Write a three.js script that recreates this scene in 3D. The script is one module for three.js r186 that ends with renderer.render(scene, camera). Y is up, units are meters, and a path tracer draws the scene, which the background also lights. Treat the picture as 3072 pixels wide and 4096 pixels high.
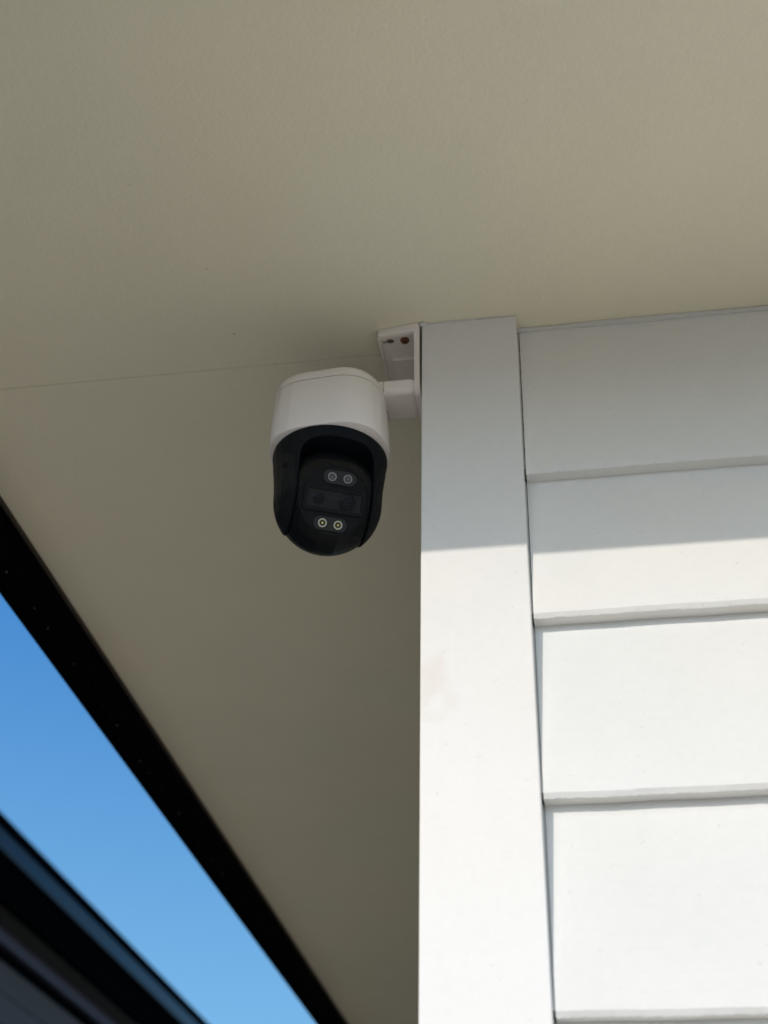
import * as THREE from 'three';
import { RoundedBoxGeometry } from 'three/addons/geometries/RoundedBoxGeometry.js';
import { mergeGeometries, mergeVertices, toCreasedNormals } from 'three/addons/utils/BufferGeometryUtils.js';
import { Brush, Evaluator, SUBTRACTION, INTERSECTION } from 'three-bvh-csg';

// ------------------------------------------------------------------ camera, sky, sun, exposure
const EYE = 1.5;                                   // height of the phone above the ground
const R = THREE.MathUtils.degToRad;
const scene = new THREE.Scene();
const camera = new THREE.PerspectiveCamera(42.94, 0.75, 0.05, 900);
camera.position.set(0.1355, EYE, 1.0);
camera.rotation.order = 'YXZ';
camera.rotation.set(0.62516, 0.16958, 0.02544);
camera.focus = 1.27;
camera.userData.fStop = 5.2;

const SUN = new THREE.Vector3(-0.47, 0.43, 1).normalize();
const sun = new THREE.DirectionalLight(new THREE.Color(1, 0.93, 0.85), 2.0);
sun.position.copy(SUN).multiplyScalar(20);
sun.castShadow = true;
sun.shadow.mapSize.set(4096, 4096);
Object.assign(sun.shadow.camera, { left: -8, right: 8, top: 8, bottom: -8, near: 1, far: 60 });
scene.add(sun, sun.target);
{
  const W = 512, H = 256, d = new Float32Array(W * H * 4);
  const zen = [0.045, 0.16, 0.43], mid = [0.07, 0.265, 0.635], hor = [0.33, 0.70, 1.0], low = [0.36, 0.33, 0.28];
  for (let r = 0; r < H; r++) for (let c = 0; c < W; c++) {
    const up = ((r + 0.5) / H - 0.5) * Math.PI, a = ((c + 0.5) / W - 0.5) * 2 * Math.PI;
    const y = Math.sin(up), x = Math.cos(a) * Math.cos(up), z = Math.sin(a) * Math.cos(up);
    const cs = x * SUN.x + y * SUN.y + z * SUN.z, glow = Math.pow(Math.max(0, cs), 8) * 1.9 + Math.pow(Math.max(0, cs), 2) * 0.6;
    for (let k = 0; k < 3; k++) {
      let v;
      if (y < 0) v = low[k];
      else {
        const t = THREE.MathUtils.smoothstep(y, 0.5, 1.0), s = Math.pow(Math.max(0, 1 - y / 0.5), 1.15);
        v = THREE.MathUtils.lerp(THREE.MathUtils.lerp(mid[k], zen[k], t), hor[k], s) + glow * [1, 0.92, 0.8][k];
      }
      d[(r * W + c) * 4 + k] = v;
    }
    d[(r * W + c) * 4 + 3] = 1;
  }
  const t = new THREE.DataTexture(d, W, H, THREE.RGBAFormat, THREE.FloatType);
  t.mapping = THREE.EquirectangularReflectionMapping; t.magFilter = t.minFilter = THREE.LinearFilter; t.needsUpdate = true;
  scene.background = t; scene.environment = t;
}
const renderer = new THREE.WebGLRenderer({ antialias: true });
renderer.toneMapping = THREE.LinearToneMapping;
renderer.toneMappingExposure = 1.0;
renderer.shadowMap.enabled = true;

// ------------------------------------------------------------------ helpers
let seed = 7;
const rnd = () => { seed = (seed * 1664525 + 1013904223) >>> 0; return seed / 4294967296; };
const taken = {};
function numbered(n) { taken[n] = (taken[n] ?? -1) + 1; return taken[n] ? n + '_' + String(taken[n]).padStart(3, '0') : n; }
function thing(name, label, category, pos = [0, 0, 0]) {
  const g = new THREE.Group(); g.name = numbered(name); g.position.set(...pos);
  g.userData = { label, category }; scene.add(g); return g;
}
function part(name, geo, mat, parent, label) {
  const m = new THREE.Mesh(geo, mat); m.name = numbered(name); m.castShadow = m.receiveShadow = true;
  if (label) m.userData.label = label;
  parent.add(m); return m;
}
function group(name, parent, label) { const g = new THREE.Group(); g.name = numbered(name); if (label) g.userData.label = label; parent.add(g); return g; }
// texture coordinates in metres, by the side that each face looks to
function metreUV(g0) {
  const g = g0.index ? g0.toNonIndexed() : g0, p = g.attributes.position, n = g.attributes.normal, uv = new Float32Array(p.count * 2);
  for (let i = 0; i < p.count; i++) {
    const ax = Math.abs(n.getX(i)), ay = Math.abs(n.getY(i)), az = Math.abs(n.getZ(i));
    const [u, v] = ay > ax && ay > az ? [p.getX(i), p.getZ(i)] : ax > az ? [p.getZ(i), p.getY(i)] : [p.getX(i), p.getY(i)];
    uv[2 * i] = u; uv[2 * i + 1] = v;
  }
  g.setAttribute('uv', new THREE.BufferAttribute(uv, 2)); return g;
}
function span(x0, x1, y0, y1, z0, z1, r = 0) {     // a box between two corners, edges rounded by r
  const g = r ? new RoundedBoxGeometry(x1 - x0, y1 - y0, z1 - z0, 3, r) : new THREE.BoxGeometry(x1 - x0, y1 - y0, z1 - z0);
  g.translate((x0 + x1) / 2, (y0 + y1) / 2, (z0 + z1) / 2); return metreUV(g);
}
const csg = new Evaluator(); csg.attributes = ['position', 'normal']; csg.useGroups = false;
function brush(g) { const c = new THREE.BufferGeometry(); const s = g.index ? g : mergeVertices(g); c.setAttribute('position', s.attributes.position); c.setAttribute('normal', s.attributes.normal); c.setIndex(s.index); const b = new Brush(c); b.updateMatrixWorld(); return b; }
function op(a, b, kind) { return csg.evaluate(a, b, kind); }
function solid(b, angle = 0.45) { let g = b.geometry.clone(); g.clearGroups(); return toCreasedNormals(g, angle); }

// noise that tiles over a lattice of n cells
function lattice(n) { const a = new Float32Array(n * n); for (let i = 0; i < a.length; i++) a[i] = rnd(); return (u, v) => {
  const x = u * n, y = v * n, i = Math.floor(x), j = Math.floor(y), f = x - i, g = y - j, s = f * f * (3 - 2 * f), t = g * g * (3 - 2 * g);
  const A = a[((j % n) + n) % n * n + ((i % n) + n) % n], B = a[((j % n) + n) % n * n + (i + 1) % n], C = a[(j + 1) % n * n + ((i % n) + n) % n], D = a[(j + 1) % n * n + (i + 1) % n];
  return (A + (B - A) * s) * (1 - t) + (C + (D - C) * s) * t; }; }
function texture(S, metres, fn, srgb) {
  const d = new Uint8Array(S * S * 4);
  for (let j = 0; j < S; j++) for (let i = 0; i < S; i++) {
    const c = fn((i + 0.5) / S, (j + 0.5) / S, i, j), k = (j * S + i) * 4;
    for (let q = 0; q < 3; q++) d[k + q] = Math.max(0, Math.min(255, Math.round((Array.isArray(c) ? c[q] : c) * 255)));
    d[k + 3] = 255;
  }
  const t = new THREE.DataTexture(d, S, S, THREE.RGBAFormat);
  t.wrapS = t.wrapT = THREE.RepeatWrapping; t.magFilter = THREE.LinearFilter; t.minFilter = THREE.LinearMipmapLinearFilter; t.generateMipmaps = true;
  if (srgb) t.colorSpace = THREE.SRGBColorSpace;
  t.repeat.set(1 / metres, 1 / metres); t.needsUpdate = true; return t;
}
const enc = (x) => x <= 0.0031308 ? x * 12.92 : 1.055 * Math.pow(x, 1 / 2.4) - 0.055;
// small marks: specks and curled hairs, stamped into a darkness field
function marks(S, specks, hairs, deep) {
  const f = new Float32Array(S * S), put = (x, y, a) => { const k = ((y % S) + S) % S * S + ((x % S) + S) % S; f[k] = Math.max(f[k], a); };
  for (let i = 0; i < specks; i++) { const x = Math.floor(rnd() * S), y = Math.floor(rnd() * S), a = deep * (0.3 + 0.7 * rnd()); put(x, y, a); if (rnd() < 0.5) put(x + 1, y, a * 0.7); if (rnd() < 0.3) put(x, y + 1, a * 0.6); }
  for (let i = 0; i < hairs; i++) { let x = rnd() * S, y = rnd() * S, t = rnd() * 6.28, n = 2 + rnd() * 5, a = deep * (0.15 + 0.4 * rnd()), w = (rnd() - 0.5) * 0.5; t = Math.round(t / 3.14) * 3.14 + (rnd() - 0.5); for (let k = 0; k < n; k++) { put(Math.floor(x), Math.floor(y), a); x += Math.cos(t); y += Math.sin(t); t += w; } }
  return f;
}

// ------------------------------------------------------------------ materials
const std = (o) => new THREE.MeshStandardMaterial(o);
const phys = (o) => new THREE.MeshPhysicalMaterial(o);
const rgb = (r, g, b) => new THREE.Color().setRGB(r, g, b);
const n8 = lattice(8), n20 = lattice(20), n60 = lattice(60), n160 = lattice(160), n300 = lattice(300), n5 = lattice(5);
const M = {};
{
  const S = 1024, mk = marks(S, 420, 130, 0.36);
  const wallMap = texture(S, 0.9, (u, v, i, j) => {
    const w = 0.975 + 0.03 * (n5(u, v) - 0.5) + 0.02 * (n20(u, v) - 0.5) + 0.02 * (n160(u, v) - 0.5), warm = (n8(u, v) - 0.5) * 0.022, k = 1 - 0.85 * mk[j * S + i];
    return [(w + warm) * k, w * k, (w - warm) * k];
  });
  const wallBump = texture(S, 0.9, (u, v, i, j) => 0.5 + 0.3 * (n300(u, v) - 0.5) + 0.25 * (n160(u, v) - 0.5) + 0.25 * (n60(u, v) - 0.5) + 0.45 * (n300(u * 0.0667, v) - 0.5) - 0.5 * mk[j * S + i]);
  const trimBump = texture(S, 0.9, (u, v, i, j) => 0.5 + 0.3 * (n300(u, v) - 0.5) + 0.25 * (n160(u, v) - 0.5) + 0.25 * (n60(u, v) - 0.5) + 0.4 * (n300(u, v * 0.0667) - 0.5) - 0.5 * mk[((j + 300) % S) * S + i]);
  const trimMap = texture(S, 0.9, (u, v, i, j) => {
    const w = 0.975 + 0.025 * (n5(v, u) - 0.5) + 0.02 * (n20(v, u) - 0.5) + 0.02 * (n160(u, v) - 0.5), warm = (n8(v, u) - 0.5) * 0.02, k = 1 - 0.8 * mk[((j + 300) % S) * S + i];
    const dx = (u * 0.9 - 0.012) / 0.024, dy = (v * 0.9 - 0.243) / 0.034, q = Math.max(0, 1 - Math.hypot(dx, dy) + 0.9 * (n60(u, v) - 0.5) + 0.5 * (n160(u, v) - 0.5)), st = Math.min(1, q * 1.6);   // an old stain near the edge
    return [(w + warm) * k * (1 - 0.05 * st), w * k * (1 - 0.075 * st), (w - warm) * k * (1 - 0.1 * st)];
  });
  const ms = marks(S, 26, 5, 0.75);
  const soffitMap = texture(S, 1.3, (u, v, i, j) => {
    const w = 0.97 + 0.04 * (n5(u, v) - 0.5) + 0.025 * (n20(u, v) - 0.5) + 0.02 * (n300(u, v) - 0.5), warm = (n8(u, v) - 0.5) * 0.03, k = 1 - 0.8 * ms[j * S + i];
    return [(w + warm) * k, w * k, (w - warm) * k];
  });
  const peel = texture(S, 0.42, (u, v) => 0.5 + 0.45 * (n160(u, v) - 0.5) + 0.35 * (n300(u, v) - 0.5) + 0.3 * (n60(u, v) - 0.5));
  const grime = texture(256, 0.25, (u, v) => { const q = n60(u, v) * 0.6 + n20(u, v) * 0.4; const t = Math.max(0, Math.min(1, (q - 0.38) * 4)); return [0.1 + 0.55 * t, 0.09 + 0.53 * t, 0.08 + 0.5 * t]; });
  M.walls = [[0.83, 0.815, 0.775], [0.83, 0.813, 0.772], [0.805, 0.792, 0.757], [0.8, 0.787, 0.752]].map((c) => std({ color: rgb(...c), map: wallMap, bumpMap: wallBump, bumpScale: 0.00045, roughness: 0.6 }));
  M.wall = M.walls[0];
  M.trim = std({ color: rgb(0.838, 0.82, 0.786), map: trimMap, bumpMap: trimBump, bumpScale: 0.00017, roughness: 0.55 });
  M.soffit = std({ color: rgb(0.89, 0.83, 0.635), map: soffitMap, bumpMap: peel, bumpScale: 0.0003, roughness: 0.75 });
  M.caulk = std({ color: rgb(0.68, 0.67, 0.62), map: wallMap, roughness: 0.6 });
  M.grime = std({ color: rgb(0.5, 0.46, 0.4), map: grime, roughness: 0.9 });
  M.grimeDark = std({ color: rgb(0.3, 0.27, 0.23), map: grime, roughness: 0.9 });
  M.fascia = phys({ color: rgb(0.0018, 0.0023, 0.003), roughness: 0.8, specularIntensity: 0.02 });
  M.channel = std({ color: rgb(0.06, 0.046, 0.036), roughness: 0.7 });
  M.roof = std({ color: rgb(0.05, 0.05, 0.055), roughness: 0.7 });
  M.white = phys({ color: rgb(0.92, 0.85, 0.79), roughness: 0.42, specularIntensity: 0.7 });
  M.black = phys({ color: rgb(0.006, 0.0085, 0.0115), roughness: 0.5, specularIntensity: 0.25 });
  M.cover = phys({ color: rgb(0.011, 0.0135, 0.0155), roughness: 0.5, specularIntensity: 0.3 });
  M.headBlack = phys({ color: rgb(0.0055, 0.0068, 0.0078), roughness: 0.38, specularIntensity: 0.4 });
  M.face = phys({ color: rgb(0.003, 0.0038, 0.0048), roughness: 0.35, specularIntensity: 0.1 });
  M.pad = phys({ color: rgb(0.03, 0.032, 0.031), roughness: 0.5, specularIntensity: 0.5 });
  M.gap = std({ color: rgb(0.004, 0.004, 0.004), roughness: 1 });
  M.hole = std({ color: rgb(0.16, 0.145, 0.12), roughness: 0.9 });
  M.glass = phys({ color: rgb(0.004, 0.004, 0.004), roughness: 0.03, specularIntensity: 0.9 });
  M.lens = phys({ color: rgb(0.004, 0.005, 0.007), roughness: 0.08, specularIntensity: 0.5 });
  M.lensRing = phys({ color: rgb(0.006, 0.0065, 0.0075), roughness: 0.3, specularIntensity: 0.6 });
  M.lensRim = phys({ color: rgb(0.022, 0.024, 0.027), roughness: 0.3, specularIntensity: 0.6 });
  M.clearLed = phys({ color: rgb(0.22, 0.22, 0.225), roughness: 0.2, clearcoat: 1 });
  M.ledDark = phys({ color: rgb(0.03, 0.03, 0.032), roughness: 0.3 });
  M.warmLed = phys({ color: rgb(0.52, 0.50, 0.38), roughness: 0.3, clearcoat: 1 });
  M.phosphor = phys({ color: rgb(0.85, 0.7, 0.2), roughness: 0.5 });
  M.screw = std({ color: rgb(0.22, 0.10, 0.06), roughness: 0.45, metalness: 0.5 });
  M.groundM = std({ color: rgb(0.58, 0.51, 0.40), roughness: 0.95, map: texture(512, 6, (u, v) => { const w = 0.9 + 0.2 * (n60(u, v) - 0.5) + 0.15 * (n160(u, v) - 0.5) + 0.1 * (n8(u, v) - 0.5); return [w, w, w]; }) });
  M.nbGutter = phys({ color: rgb(0.005, 0.007, 0.011), roughness: 0.32, specularIntensity: 0.4 });
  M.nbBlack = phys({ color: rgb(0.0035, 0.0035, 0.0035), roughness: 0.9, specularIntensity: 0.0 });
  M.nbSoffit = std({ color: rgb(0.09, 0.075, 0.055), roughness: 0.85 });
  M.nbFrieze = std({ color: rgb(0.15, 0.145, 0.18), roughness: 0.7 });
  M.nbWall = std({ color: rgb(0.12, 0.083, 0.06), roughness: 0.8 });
}

// ------------------------------------------------------------------ ground
{
  const g = new THREE.PlaneGeometry(700, 700); g.rotateX(-Math.PI / 2);
  const m = part('ground', metreUV(g), M.groundM, scene); m.userData = { kind: 'structure', label: 'pale sunlit ground around the two houses', category: 'ground' };
}

{
  const m = part('soil', span(-3.9, -0.15, -0.02, 0.03, -30, -0.9, 0.01), std({ color: rgb(0.19, 0.15, 0.10), roughness: 1 }), scene);
  m.userData = { kind: 'structure', label: 'brown soil strip between the two houses', category: 'ground' };
}

// ------------------------------------------------------------------ the house: corner board, weatherboards, soffit, gutter, roof
const TOP = EYE + 0.977;                            // underside of the soffit
const house = thing('house', 'white weatherboard house with a cream soffit, black gutter and sunlit corner board', 'house');
const FAR_X = 5, FAR_Z = -7, EAVE = 0.576, FRONT = 0.516;   // overhang at the side and at the front

part('corner_board', (() => {
  const g = span(0, 0.0998, 0, TOP - 0.0012, -0.031, 0, 0.0016); return g;
})(), M.trim, house, 'wide white corner board, shaded at the top and sunlit below');
part('corner_board', span(0.002, 0.028, 0, TOP - 0.0012, -0.13, -0.0312, 0.0016), M.trim, house, 'white corner board on the side wall, behind the front one');

const wall = group('wall', house, 'front wall of wide white bevelled weatherboards');
const lips = [0.7735, 0.6105, 0.4392, 0.267, 0.095]; while (lips[lips.length - 1] > -1.33) lips.push(lips[lips.length - 1] - 0.1715);
const PITCH = 0.0175 / 0.168, LIPZ = -0.003, X0 = 0.1018;
function boardGeometry(lip, top) {
  const face = (y) => LIPZ - (y - lip) * PITCH;
  // profile (z, y) from the top of the face, over the lip, to the back
  const prof = [[face(top), top], [face(lip + 0.0025), lip + 0.0025], [LIPZ, lip + 0.0002], [LIPZ - 0.0004, lip - 0.0007], [LIPZ - 0.0019, lip - 0.0036], [LIPZ - 0.0026, lip - 0.0043], [-0.0125, lip - 0.004], [-0.0285, lip - 0.0034], [-0.0285, top]];
  const xs = []; for (let x = X0; x < 0.62; x += 0.0022) xs.push(x); for (let x = 0.7; x < FAR_X; x += 0.5) xs.push(x); xs.push(FAR_X);
  const pos = [], idx = [], P = prof.length;
  const end = (rnd() - 0.5) * 0.0006; let w1 = rnd() * 6, w2 = rnd() * 6, w3 = rnd() * 6;
  xs.forEach((x) => {
    const wave = 0.0005 * Math.sin(x * 9 + w1) + 0.00025 * Math.sin(x * 27 + w2) + 0.0002 * Math.sin(x * 77 + w3);
    prof.forEach(([z, y], k) => { const rough = k >= 2 && k <= 5 ? (rnd() - 0.5) * 0.0005 : 0; pos.push(x === X0 ? x + end : x, EYE + y + (k >= 1 && k <= 7 ? wave : 0) + rough, z + (k >= 3 && k <= 5 ? (rnd() - 0.5) * 0.00025 : 0)); });
  });
  for (let i = 0; i + 1 < xs.length; i++) for (let k = 0; k < P; k++) { const a = i * P + k, b = i * P + (k + 1) % P, c = a + P, d = b + P; idx.push(a, b, c, b, d, c); }
  for (let k = 1; k + 1 < P; k++) { idx.push(0, k + 1, k); const o = (xs.length - 1) * P; idx.push(o, o + k, o + k + 1); }
  const g = new THREE.BufferGeometry(); g.setAttribute('position', new THREE.Float32BufferAttribute(pos, 3)); g.setIndex(idx); g.computeVertexNormals();
  const c = toCreasedNormals(g, 0.35), off = rnd() * 3; const m = metreUV(c);
  for (let i = 0; i < m.attributes.uv.count; i++) m.attributes.uv.setXY(i, m.attributes.uv.getX(i) + off, m.attributes.uv.getY(i) + off * 0.37);
  return m;
}
lips.forEach((lip, i) => {
  const top = i ? lips[i - 1] - 0.0022 : 0.9745;
  part('weatherboard', boardGeometry(lip, top), M.walls[i % 4], wall);
  // the dirty joint between the corner board and the end of this board
  const y0 = EYE + lip + 0.001, y1 = EYE + top, z0 = LIPZ - 0.0022, z1 = LIPZ - (top - lip) * PITCH - 0.0008;
  const strip = (xa, xb, dz) => {
    const s = new THREE.BufferGeometry(), b = -0.027, za = z0 - dz, zb = z1 - dz;
    s.setAttribute('position', new THREE.Float32BufferAttribute([xa, y0, za, xb, y0, za, xb, y1, zb, xa, y1, zb, xa, y0, b, xb, y0, b, xb, y1, b, xa, y1, b], 3));
    s.setIndex([0, 1, 2, 0, 2, 3, 5, 4, 7, 5, 7, 6, 4, 5, 1, 4, 1, 0, 3, 2, 6, 3, 6, 7]);
    const sn = s.toNonIndexed(); sn.computeVertexNormals();
    const mu = metreUV(sn); for (let k = 0; k < mu.attributes.uv.count; k++) mu.attributes.uv.setX(k, mu.attributes.uv.getX(k) + i * 0.13);
    return mu;
  };
  part('sealant_joint', strip(0.0997, 0.1009, 0), M.caulk, wall, i ? undefined : 'narrow sealant joint beside the corner board');
  part('dirty_gap', strip(0.10095, X0 + 0.0003, 0.0008), i < 1 ? M.grime : i < 2 ? M.grimeDark : M.caulk, wall, i ? undefined : 'dark dirty gap at the end of the weatherboards');
});
// lumpy sealant where boards and corner board meet the soffit
function bead(x0, x1, y, z, r, rough, step) {
  const pts = []; for (let x = x0; x <= x1 + 1e-6; x += step) pts.push(x);
  const N = 8, pos = [], idx = []; let drift = 0;
  pts.forEach((x) => {
    drift = drift * 0.8 + (rnd() - 0.5) * rough;
    const q = r * (1 + drift + 0.15 * Math.sin(x * 40));
    for (let k = 0; k < N; k++) { const a = k / N * 6.283; pos.push(x, y + Math.sin(a) * q + drift * r * 0.3, z + Math.cos(a) * q); }
  });
  for (let i = 0; i + 1 < pts.length; i++) for (let k = 0; k < N; k++) { const a = i * N + k, b = i * N + (k + 1) % N; idx.push(a, a + N, b, b, a + N, b + N); }
  const g = new THREE.BufferGeometry(); g.setAttribute('position', new THREE.Float32BufferAttribute(pos, 3)); g.setIndex(idx); g.computeVertexNormals(); return metreUV(g);
}
part('sealant_bead', bead(0.1, 2.4, TOP - 0.0018, -0.0225, 0.0031, 0.35, 0.006), M.caulk, wall, 'lumpy pale sealant between top board and soffit');
part('sealant_bead', mergeGeometries([bead(0.001, 0.099, TOP - 0.0006, -0.0006, 0.0011, 0.9, 0.003), (() => { const s = new THREE.SphereGeometry(0.0034, 14, 10); s.scale(1.2, 0.8, 1); s.translate(0.0015, TOP - 0.002, 0.0005); return metreUV(s); })()]), M.caulk, wall, 'thin sealant line on top of the corner board');
part('wall_core', span(0.029, FAR_X, 0, TOP - 0.003, FAR_Z, -0.0295), M.trim, wall);
part('side_wall', span(0.006, 0.0288, 0, TOP - 0.003, FAR_Z, -0.131), M.wall, house);

const soffit = group('soffit', house, 'cream painted soffit under the wide eaves');
part('soffit_panel', span(-EAVE, FAR_X + 0.5, TOP, TOP + 0.006, -0.0418, FRONT, 0.0006), M.soffit, soffit, 'cream soffit sheet above the front wall');
part('soffit_panel', span(-EAVE, 0.02, TOP + 0.0002, TOP + 0.0062, FAR_Z - 0.5, -0.0424, 0.0008), M.soffit, soffit, 'cream soffit sheet along the side eave');
part('joint_strip', span(-EAVE + 0.004, 0.02, TOP - 0.0004, TOP + 0.0001, -0.0665, -0.0428, 0.0002), M.soffit, soffit, 'thin cover strip along the soffit joint');
part('backing_strip', span(-EAVE, 0.02, TOP + 0.0066, TOP + 0.02, -0.08, 0.0), M.soffit, soffit);
part('edge_channel', span(-EAVE - 0.001, -EAVE + 0.004, TOP - 0.004, TOP - 0.0002, FAR_Z - 0.5, FRONT - 0.004), M.channel, soffit, 'brown edge strip between soffit and fascia');
part('edge_channel', span(-EAVE + 0.0045, FAR_X + 0.5, TOP - 0.004, TOP - 0.0002, FRONT - 0.004, FRONT + 0.001), M.channel, soffit);

const FB = EYE + 0.9125;                            // lower edge of the fascia
part('fascia', span(-EAVE - 0.02, -EAVE - 0.0012, FB, EYE + 1.08, FAR_Z - 0.5, FRONT + 0.02, 0.002), M.fascia, house, 'black fascia board along the side eave');
part('fascia', span(-EAVE - 0.001, FAR_X + 0.5, FB, EYE + 1.08, FRONT + 0.0012, FRONT + 0.02, 0.002), M.fascia, house, 'black fascia board along the front eave');
{
  const list = []; let z = 0.2;
  while (z > -2.6) { z -= 0.02 + rnd() * 0.09; const g = new THREE.SphereGeometry(0.0006 + rnd() * 0.0012, 8, 6); g.scale(1, 0.8, 1 + rnd()); g.translate(-EAVE - 0.0035 - rnd() * 0.004, FB - 0.0003, z); list.push(g); }
  const m = part('dust_specks', mergeGeometries(list), std({ color: rgb(0.07, 0.075, 0.075), roughness: 0.8 }), house, 'pale dust specks along the lower edge of the fascia'); m.userData.kind = 'stuff';
}
function gutterGeometry(len) {
  const s = new THREE.Shape(); s.moveTo(0, 0.956); s.lineTo(0.046, 0.956); s.quadraticCurveTo(0.06, 0.96, 0.072, 0.988); s.quadraticCurveTo(0.09, 1.02, 0.095, 1.07); s.lineTo(0.088, 1.07); s.quadraticCurveTo(0.08, 1.0, 0.045, 0.964); s.lineTo(0.004, 0.964); s.lineTo(0.004, 1.07); s.lineTo(0, 1.07); s.closePath();
  return new THREE.ExtrudeGeometry(s, { depth: len, bevelEnabled: false, curveSegments: 8 });
}
{ // profile x is outward, y up, extruded along z
  const a = gutterGeometry(FRONT + 0.1 - FAR_Z + 0.5); a.scale(-1, 1, 1); a.index ?? 0; const ix = a.attributes.position.array; // mirrored: turn the faces round
  for (let i = 0; i < ix.length; i += 9) for (let k = 0; k < 3; k++) { const t = ix[i + 3 + k]; ix[i + 3 + k] = ix[i + 6 + k]; ix[i + 6 + k] = t; }
  a.computeVertexNormals(); a.translate(-EAVE - 0.0205, EYE, FAR_Z - 0.5); part('gutter', metreUV(a), M.fascia, house, 'black gutter along the side eave against the sky');
  const b = gutterGeometry(FAR_X + 0.5 + EAVE + 0.018); b.rotateY(-Math.PI / 2); b.scale(1, 1, 1); // x -> z
  const pb = b.attributes.position; let lo = 1e9; for (let i = 0; i < pb.count; i++) lo = Math.min(lo, pb.getX(i)); b.translate(-EAVE - 0.018 - lo, EYE + 0.001, FRONT + 0.0205);
  part('gutter', metreUV(b), M.fascia, house, 'black gutter along the front eave');
}
{
  const e = EAVE + 0.11, ef = FRONT + 0.06, y = EYE + 1.075, y2 = EYE + 2.1, h = 2.2;
  const q = (a, b, c, d) => { const g = new THREE.BufferGeometry(); const up = 0.03; const v = [a, b, c, d], p = []; for (const t of v) p.push(...t); for (const t of v) p.push(t[0], t[1] + up, t[2]); g.setAttribute('position', new THREE.Float32BufferAttribute(p, 3)); g.setIndex([0, 2, 1, 0, 3, 2, 4, 5, 6, 4, 6, 7, 0, 1, 5, 0, 5, 4, 1, 2, 6, 1, 6, 5, 2, 3, 7, 2, 7, 6, 3, 0, 4, 3, 4, 7]); const n = g.toNonIndexed(); n.computeVertexNormals(); return metreUV(n); };
  const roof = group('roof', house, 'dark low roof above the eaves');
  part('roof_slope', q([-e + 0.05, y, ef], [h, y2, -h], [h, y2, FAR_Z - 0.5], [-e + 0.05, y, FAR_Z - 0.5]), M.roof, roof);
  part('roof_slope', q([-e + 0.052, y, ef], [FAR_X + 0.5, y, ef], [FAR_X + 0.5, y2, -h], [h + 0.002, y2, -h]), M.roof, roof);
}

// ------------------------------------------------------------------ the house next door
{
  const nb = thing('neighbouring_house', 'dark blurred house next door with a black gutter below the blue sky', 'house', [-4, 0, -10]);
  const Z0 = -16, Z1 = 14.5, Y = (y) => EYE + y, bx = (name, x0, x1, y0, y1, m, label, r = 0.006) => part(name, span(x0 + 4, x1 + 4, Y(y0), Y(y1), Z0, Z1, r), m, nb, label);
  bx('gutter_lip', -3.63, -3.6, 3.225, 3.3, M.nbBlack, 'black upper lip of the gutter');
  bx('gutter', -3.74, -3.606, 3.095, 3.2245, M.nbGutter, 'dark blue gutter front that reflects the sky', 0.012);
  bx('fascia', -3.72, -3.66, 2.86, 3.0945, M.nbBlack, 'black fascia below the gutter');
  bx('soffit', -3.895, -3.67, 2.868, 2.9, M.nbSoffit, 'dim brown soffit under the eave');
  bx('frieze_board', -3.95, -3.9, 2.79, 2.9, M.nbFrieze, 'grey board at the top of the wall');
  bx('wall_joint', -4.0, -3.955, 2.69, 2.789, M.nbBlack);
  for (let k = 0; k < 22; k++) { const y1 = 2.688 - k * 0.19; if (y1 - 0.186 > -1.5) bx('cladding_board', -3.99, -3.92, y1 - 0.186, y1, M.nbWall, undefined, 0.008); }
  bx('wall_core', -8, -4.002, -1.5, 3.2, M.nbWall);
  const s = new THREE.Shape(); s.moveTo(-3.7, 3.24); s.lineTo(-5.9, 4.2); s.lineTo(-8.2, 3.24); s.closePath();
  const g = new THREE.ExtrudeGeometry(s, { depth: Z1 - Z0 - 0.2, bevelEnabled: false }); g.translate(4, EYE, Z0 + 0.1); part('roof', metreUV(g), M.roof, nb, 'dark roof');
}

// ------------------------------------------------------------------ the security camera
const AX = -0.0971, AZ = -0.0242, CY = 0.7652;      // pan axis, height of the tilt axis above the phone
const cam = thing('security_camera', 'white and black dual-lens security camera on a white bracket under the soffit', 'security camera', [AX, TOP, AZ]);
const local = (g) => g.translate(-AX, EYE - TOP, -AZ);   // from place coordinates (heights above the phone) to the camera's own

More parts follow.
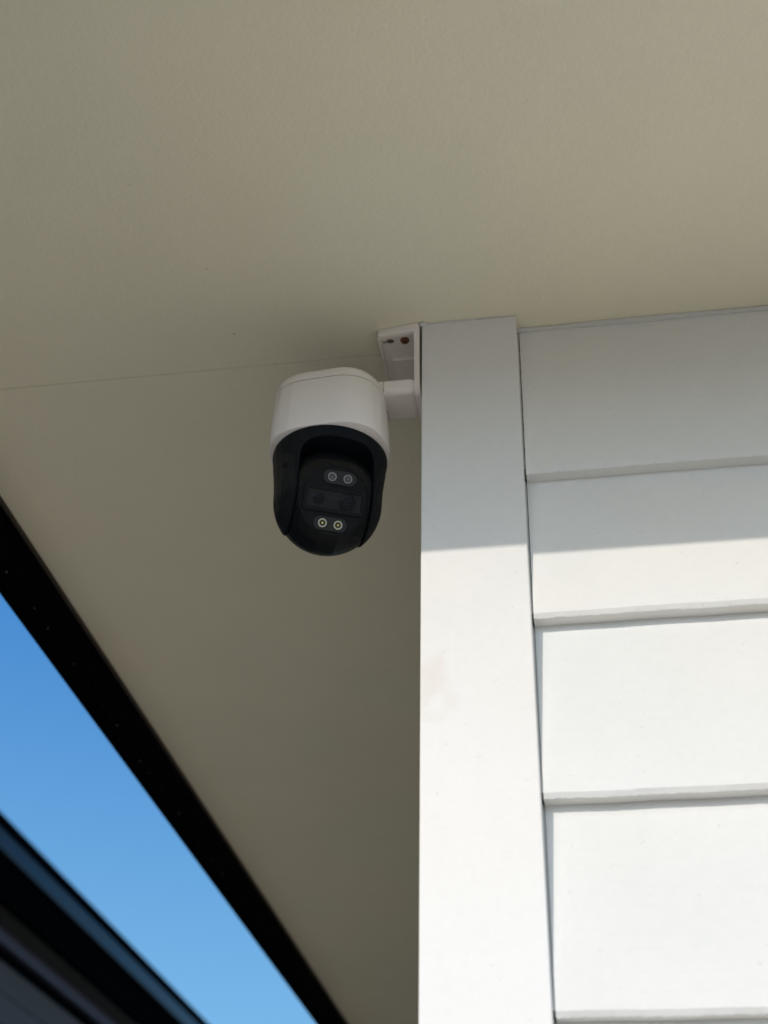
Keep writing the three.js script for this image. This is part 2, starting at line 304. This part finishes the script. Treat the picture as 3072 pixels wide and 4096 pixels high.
{ // bracket: plate on the soffit, upright along the corner, arm out to the housing
  const br = group('bracket', cam, 'white L-shaped mounting bracket and arm');
  const plan = (pts, y0, y1, r) => { const s = new THREE.Shape(); pts.forEach((p, i) => { const q = pts[(i + pts.length - 1) % pts.length], n = pts[(i + 1) % pts.length]; const t = (a, b) => { const l = Math.hypot(b[0] - a[0], b[1] - a[1]); return [a[0] + (b[0] - a[0]) * r / l, a[1] + (b[1] - a[1]) * r / l]; }; const A = t(p, q), B = t(p, n); i ? s.lineTo(A[0], -A[1]) : s.moveTo(A[0], -A[1]); s.quadraticCurveTo(p[0], -p[1], B[0], -B[1]); }); s.closePath(); const v = 0.0008; const g = new THREE.ExtrudeGeometry(s, { depth: y1 - y0 - 2 * v, bevelEnabled: true, bevelSize: v, bevelOffset: -v, bevelThickness: v, bevelSegments: 2, curveSegments: 8 }); g.rotateX(-Math.PI / 2); g.translate(0, y0 + v, 0); return g; };
  let plate = brush(plan([[-0.0487, -0.0028], [-0.0026, 0.003], [-0.0026, -0.085], [-0.0487, -0.085]], 0.9662, 0.9766, 0.004));
  plate = op(plate, brush(plan([[-0.0462, -0.0066], [-0.0105, -0.0042], [-0.0105, -0.08], [-0.0462, -0.08]], 0.955, 0.9722, 0.004)), SUBTRACTION);
  const cyl = (x, z, r) => { const g = new THREE.CylinderGeometry(r, r, 0.03, 28); g.translate(x, 0.97, z); return brush(g); };
  plate = op(plate, cyl(-0.0367, -0.0182, 0.0043), SUBTRACTION);
  plate = op(plate, cyl(-0.0434, -0.019, 0.0019), SUBTRACTION);
  plate = op(plate, brush(span(-0.0434, -0.0367, 0.955, 0.99, -0.0204, -0.0172)), SUBTRACTION);
  const turn = (g) => local(g);
  part('ceiling_plate', turn(solid(plate)), M.white, br, 'bracket plate with a keyhole slot, screwed to the soffit');
  part('keyhole', turn(mergeGeometries([new THREE.CylinderGeometry(0.0047, 0.0047, 0.0006, 24).translate(-0.0367, 0.9744, -0.0182), new THREE.CylinderGeometry(0.0022, 0.0022, 0.0006, 16).translate(-0.0434, 0.97435, -0.019), new THREE.BoxGeometry(0.0067, 0.0006, 0.0036).translate(-0.04, 0.97430, -0.0186)])), M.hole, br, 'dark keyhole slot');
  const us = new THREE.Shape(); us.moveTo(0.0015, 0.967); us.lineTo(-0.001, 0.95); us.lineTo(-0.0035, 0.93); us.lineTo(-0.0055, 0.905); us.quadraticCurveTo(-0.007, 0.8905, -0.015, 0.889); us.lineTo(-0.055, 0.889); us.lineTo(-0.083, 0.92); us.lineTo(-0.083, 0.967); us.closePath();
  const ug = new THREE.ExtrudeGeometry(us, { depth: 0.0044, bevelEnabled: true, bevelSize: 0.0008, bevelThickness: 0.0008, bevelOffset: -0.0008, bevelSegments: 2 }); ug.rotateY(-Math.PI / 2); ug.translate(-0.0026 - 0.0008, 0, 0);
  part('upright', turn(ug), M.white, br, 'upright web of the bracket beside the corner board');
  part('rib_box', turn(span(-0.0385, -0.009, 0.9676, 0.9724, -0.079, -0.0435, 0.0012)), M.white, br);
  part('arm', turn(span(-0.052, -0.0075, 0.8885, 0.908, -0.0535, -0.0055, 0.0062)), M.white, br, 'short flat white arm');
  part('gasket', turn((() => { const g = new RoundedBoxGeometry(0.014, 0.0201, 0.0486, 3, 0.0063); g.scale(0.06, 1, 1); g.translate(-0.0408, 0.89825, -0.0295); return g; })()), M.gap, br);
  // countersunk screw with a cross slot
  const cap = new THREE.CylinderGeometry(0.0052, 0.0042, 0.002, 28); cap.translate(-0.0208, 0.9714, -0.0180);
  let sc = brush(cap);
  for (const a of [0.5, 0.5 + Math.PI / 2]) { const b = new THREE.BoxGeometry(0.0042, 0.003, 0.0009); b.rotateY(a); b.translate(-0.0208, 0.9702, -0.0180); sc = op(sc, brush(b), SUBTRACTION); }
  part('screw', turn(solid(sc)), M.screw, br, 'rusty brown cross-head screw');
  const slot = mergeGeometries([0.5, 0.5 + Math.PI / 2].map((a) => { const b = new THREE.BoxGeometry(0.0041, 0.0004, 0.00085); b.rotateY(a); b.translate(-0.0208, 0.9709, -0.0180); return b; }));
  part('screw_slot', turn(slot), M.gap, br);
}
// housing: rounded plan, rings from the underside to the top
function loft(rings, closeBottom = true, closeTop = true) {
  const N = 120, pos = [], idx = [], cx = -0.0961, cz = -0.0225;
  const F = [-0.00011, 0.00214, 0.0021, 0.00125, -0.00038, 0.00093, -0.00217, -0.00005, 0.00033, -0.00047];   // a rounded square, a little lopsided
  const at = (t, inset) => { let r = 0.0616 - inset; for (let k = 1; k < 6; k++) r += F[2 * k - 2] * Math.cos(k * t) + F[2 * k - 1] * Math.sin(k * t); return [cx + r * Math.cos(t), cz + r * Math.sin(t)]; };
  rings.forEach(([y, inset]) => { for (let k = 0; k < N; k++) { const [x, z] = at(k / N * 6.283185, inset); pos.push(x - (y - 0.82) * 0.026, y, z + (y - 0.82) * 0.006); } });
  for (let i = 0; i + 1 < rings.length; i++) for (let k = 0; k < N; k++) { const p = i * N + k, q = i * N + (k + 1) % N; idx.push(p, p + N, q, q, p + N, q + N); }
  const fan = (row, flip) => { const c = pos.length / 3; pos.push(cx, rings[row][0], cz); for (let k = 0; k < N; k++) { const p = row * N + k, q = row * N + (k + 1) % N; flip ? idx.push(c, p, q) : idx.push(c, q, p); } };
  if (closeBottom) fan(0, true); if (closeTop) fan(rings.length - 1, false);
  const g = new THREE.BufferGeometry(); g.setAttribute('position', new THREE.Float32BufferAttribute(pos, 3)); g.setIndex(idx); g.computeVertexNormals(); return g;
}
{
  const h = part('housing', local(toCreasedNormals(loft([[0.8198, 0.0016], [0.8201, 0.0009], [0.8208, 0.0003], [0.822, 0], [0.85, 0.0011], [0.8815, 0.0027], [0.8825, 0.0031], [0.8828, 0.0039]]), 0.6)), M.white, cam, 'white rounded upper housing');
  part('seam', local(toCreasedNormals(loft([[0.8826, 0.0038], [0.8836, 0.0038]], false, false), 0.6)), M.gap, h);
  let top = brush(loft([[0.8834, 0.0039], [0.8837, 0.0031], [0.8855, 0.0031], [0.8895, 0.0038], [0.894, 0.0055], [0.898, 0.0084], [0.9015, 0.0124], [0.9043, 0.0174], [0.9064, 0.0236], [0.9076, 0.031], [0.908, 0.038]]));
  const nb = new THREE.BoxGeometry(0.011, 0.006, 0.02); nb.rotateY(0.35); nb.translate(-0.1325, 0.9075, 0.006); top = op(top, brush(nb), SUBTRACTION);
  part('top_cap', local(solid(top, 0.6)), M.white, h, 'white lid with a thin dark seam');
}
// pan base with the two fork arms, panned 23 degrees towards the phone
const PAN = R(23), TILT = R(30.5);
{
  const prof = [[0, 0.826], [0.0574, 0.826], [0.0574, 0.8192], [0.0584, 0.8186], [0.0584, 0.8155], [0.0576, 0.81], [0.0565, 0.804], [0.0553, 0.795], [0.0543, 0.785], [0.0537, 0.775]];
  const env = (grow) => { const p = prof.map(([r, y]) => new THREE.Vector2(r ? r + grow : 0, y - CY)); const q = 0.0534 + grow; for (let k = 0; k <= 22; k++) { const a = k / 22 * Math.PI / 2; p.push(new THREE.Vector2(k === 22 ? 0 : q * Math.cos(a), -q * Math.sin(a))); } const g = new THREE.LatheGeometry(p.reverse(), 96); return mergeVertices((() => { const h = g.clone(); h.deleteAttribute('uv'); h.deleteAttribute('normal'); const m = mergeVertices(h, 1e-6); m.computeVertexNormals(); return m; })()); };
  const w = 0.0373, t = 0.8066 - CY, r = 0.017, arch = new THREE.Shape();
  arch.moveTo(-w, -0.09); arch.lineTo(w, -0.09); arch.lineTo(w, t - r); arch.quadraticCurveTo(w, t, w - r, t); arch.lineTo(-w + r, t); arch.quadraticCurveTo(-w, t, -w, t - r); arch.closePath();
  const ag = new THREE.ExtrudeGeometry(arch, { depth: 0.16, bevelEnabled: false, curveSegments: 12 }); ag.translate(0, 0, -0.08);
  let fork = op(brush(env(0)), brush(ag), SUBTRACTION);
  for (const a of [-0.56, 0.62]) { const b = new THREE.BoxGeometry(0.0005, 0.03, 0.004); b.translate(0, 0.8165 - CY - 0.004, 0.0578); b.rotateY(a); fork = op(fork, brush(b), SUBTRACTION); }
  const holes = [[-0.0485, 0.0208, 0.0241], [-0.0462, -0.0127, 0.0237]].map(([x, y, z]) => { const g = new THREE.CylinderGeometry(0.0029, 0.0029, 0.008, 24); const q = new THREE.Quaternion().setFromUnitVectors(new THREE.Vector3(0, 1, 0), new THREE.Vector3(x, y > 0 ? y * 0.1 : y, z).normalize()); g.applyQuaternion(q); const k = 0.986; g.translate(x * k, y * k, z * k); return g; });
  holes.forEach((g) => { fork = op(fork, brush(g), SUBTRACTION); });
  // side cover: a slightly proud skin with a rounded top
  const tab = new THREE.Shape(); const hw = 0.0355, tt = 0.8025 - CY; tab.moveTo(-hw, -0.07); tab.lineTo(hw, -0.07); tab.lineTo(hw, tt - 0.022); tab.quadraticCurveTo(hw, tt, hw - 0.024, tt); tab.lineTo(-hw + 0.024, tt); tab.quadraticCurveTo(-hw, tt, -hw, tt - 0.022); tab.closePath();
  const tg = new THREE.ExtrudeGeometry(tab, { depth: 0.03, bevelEnabled: false, curveSegments: 12 }); tg.rotateY(-Math.PI / 2); tg.translate(-0.0388, 0, 0);
  const tg2 = tg.clone(); tg2.scale(-1, 1, 1); { const ix = tg2.attributes.position.array; for (let i = 0; i < ix.length; i += 9) for (let k = 0; k < 3; k++) { const s = ix[i + 3 + k]; ix[i + 3 + k] = ix[i + 6 + k]; ix[i + 6 + k] = s; } tg2.computeVertexNormals(); }
  let cover = op(brush(env(0.0007)), brush(tg), INTERSECTION);
  holes.forEach((g) => { cover = op(cover, brush(g), SUBTRACTION); });
  const cover2 = op(brush(env(0.0007)), brush(tg2), INTERSECTION);
  const base = part('pan_base', solid(fork, 0.5), M.black, cam, 'black turning collar with two fork arms');
  base.position.set(0, EYE + CY - TOP, 0); base.rotation.y = PAN;
  part('side_cover', solid(cover, 0.5), M.cover, base, 'black side cover with two screw holes');
  part('side_cover', solid(cover2, 0.5), M.cover, base, 'black side cover on the far arm');
  holes.forEach((g) => { const c = g.clone(); part('screw_hole', c.scale(0.99, 1, 0.99), M.gap, base); });
}
{ // camera head: a ball cut flat in front
  const RH = 0.0523, FZ = 0.0395;
  const sp = new THREE.SphereGeometry(RH, 96, 64); sp.deleteAttribute('uv');
  let b = op(brush(mergeVertices((() => { const h = sp.clone(); h.deleteAttribute('normal'); const m = mergeVertices(h, 1e-6); m.computeVertexNormals(); return m; })())), brush(new RoundedBoxGeometry(0.0724, 0.2, 0.2, 2, 0.001)), INTERSECTION);
  const cut = new THREE.BoxGeometry(0.2, 0.2, 0.1); cut.translate(0, 0, FZ + 0.05); b = op(b, brush(cut), SUBTRACTION);
  const dish = new THREE.CylinderGeometry(0.0336, 0.0336, 0.004, 96); dish.rotateX(Math.PI / 2); dish.translate(0, 0, FZ + 0.0008); b = op(b, brush(dish), SUBTRACTION);
  const head = part('camera_head', solid(b, 0.5), M.headBlack, cam, 'black ball-shaped camera head with a round face');
  head.position.set(0, EYE + CY - TOP, 0); head.rotation.order = 'YXZ'; head.rotation.set(TILT, PAN, 0);
  const disc = (r, z0, z1, bevel = 0.0004) => { const s = new THREE.Shape(); s.absarc(0, 0, r - bevel, 0, 6.2832, false); const g = new THREE.ExtrudeGeometry(s, { depth: z1 - z0 - bevel, bevelEnabled: true, bevelSize: bevel, bevelThickness: bevel, bevelSegments: 2, curveSegments: 48 }); g.translate(0, 0, z0); return g; };
  const pill = (w, h, r, hole) => { const s = new THREE.Shape(), x = w / 2, y = h / 2; s.moveTo(-x + r, -y); s.lineTo(x - r, -y); s.absarc(x - r, -y + r, r, -Math.PI / 2, 0); s.lineTo(x, y - r); s.absarc(x - r, y - r, r, 0, Math.PI / 2); s.lineTo(-x + r, y); s.absarc(-x + r, y - r, r, Math.PI / 2, Math.PI); s.lineTo(-x, -y + r); s.absarc(-x + r, -y + r, r, Math.PI, Math.PI * 1.5); if (hole) s.holes.push(hole); return s; };
  const ext = (s, z0, d, bev) => { const g = new THREE.ExtrudeGeometry(s, { depth: d, bevelEnabled: !!bev, bevelSize: bev || 0, bevelThickness: bev || 0, bevelSegments: 3, curveSegments: 20 }); g.translate(0, 0, z0); return g; };
  const ring = (r0, r1, z, h) => { const p = [[r0, 0], [r1, 0], [r1, h * 0.6], [r1 - (r1 - r0) * 0.25, h], [r0 + (r1 - r0) * 0.25, h], [r0, h * 0.6], [r0, 0]].map(([a, c]) => new THREE.Vector2(a, c)); const g = new THREE.LatheGeometry(p, 40); g.rotateX(Math.PI / 2); g.translate(0, 0, z); return g; };
  part('face_plate', disc(0.0333, FZ - 0.0014, FZ - 0.0003), M.face, head, 'glossy black round face of the camera');
  const Z = FZ - 0.0002;
  // window with raised frame, two lenses behind the pane
  part('window_frame', ext(pill(0.0595, 0.0232, 0.0035, pill(0.0545, 0.0182, 0.002)), Z, 0.0012, 0.0006), M.headBlack, head, 'raised frame around the two lenses');
  part('window', ext(pill(0.0545, 0.0182, 0.002), Z - 0.0003, 0.0006), M.glass, head, 'dark glass window in front of two lenses');
  const lens = (x, r, lbl) => { part('lens_ring', ring(r * 0.86, r, Z + 0.0004, 0.0006).translate(x, -0.0005, 0), x < 0 ? M.lensRim : M.lensRing, head, lbl); const q = new THREE.SphereGeometry(r * 0.8, 32, 10, 0, 6.2832, 0, Math.PI / 2); q.rotateX(Math.PI / 2); q.scale(1, 1, 0.18); q.translate(x, -0.0005, Z + 0.0003); part('lens', q, M.lens, head); part('lens_iris', ring(r * 0.16, r * 0.3, Z + 0.0012, 0.0005).translate(x, -0.0005, 0), M.lensRing, head); };
  lens(-0.0148, 0.0073, 'ring of the wide-angle lens'); lens(0.0132, 0.0092, 'ring of the larger second lens');
  const pad = (x, y, warm) => {
    part('lamp_pad', ext(pill(0.0322, 0.0124, 0.0062), Z, 0.0004, 0.0005).translate(x, y, 0), M.pad, head, warm ? 'lower grey pad with two pale yellow lamps' : 'upper grey pad with two clear infrared lamps');
    for (const s of [-1, 1]) {
      const lx = x + s * 0.0077, z = Z + 0.0009;
      part('lamp_rim', ring(0.0029, 0.0044, z, 0.0007).translate(lx, y, 0), warm ? M.warmLed : M.clearLed, head, warm ? 'pale yellow lamp rim' : 'clear lamp rim');
      part('lamp_well', disc(0.003, z - 0.0002, z + 0.0002, 0.0001).translate(lx, y, 0), warm ? M.ledDark : M.ledDark, head);
      const d = new THREE.SphereGeometry(warm ? 0.0012 : 0.001, 16, 8); d.translate(lx, y, z + 0.0003); part('lamp_chip', d, warm ? M.phosphor : M.clearLed, head);
      if (!warm) part('lamp_ring', ring(0.0016, 0.0021, z + 0.0002, 0.0003).translate(lx, y, 0), M.clearLed, head);
    }
  };
  pad(0.0025, 0.0226, false); pad(-0.0005, -0.0232, true);
  const reset = new THREE.CylinderGeometry(0.0009, 0.0009, 0.0004, 14); reset.rotateX(Math.PI / 2); reset.translate(0.0245, 0.0165, Z + 0.0002); part('microphone_hole', reset, M.gap, head);
}

renderer.render(scene, camera);
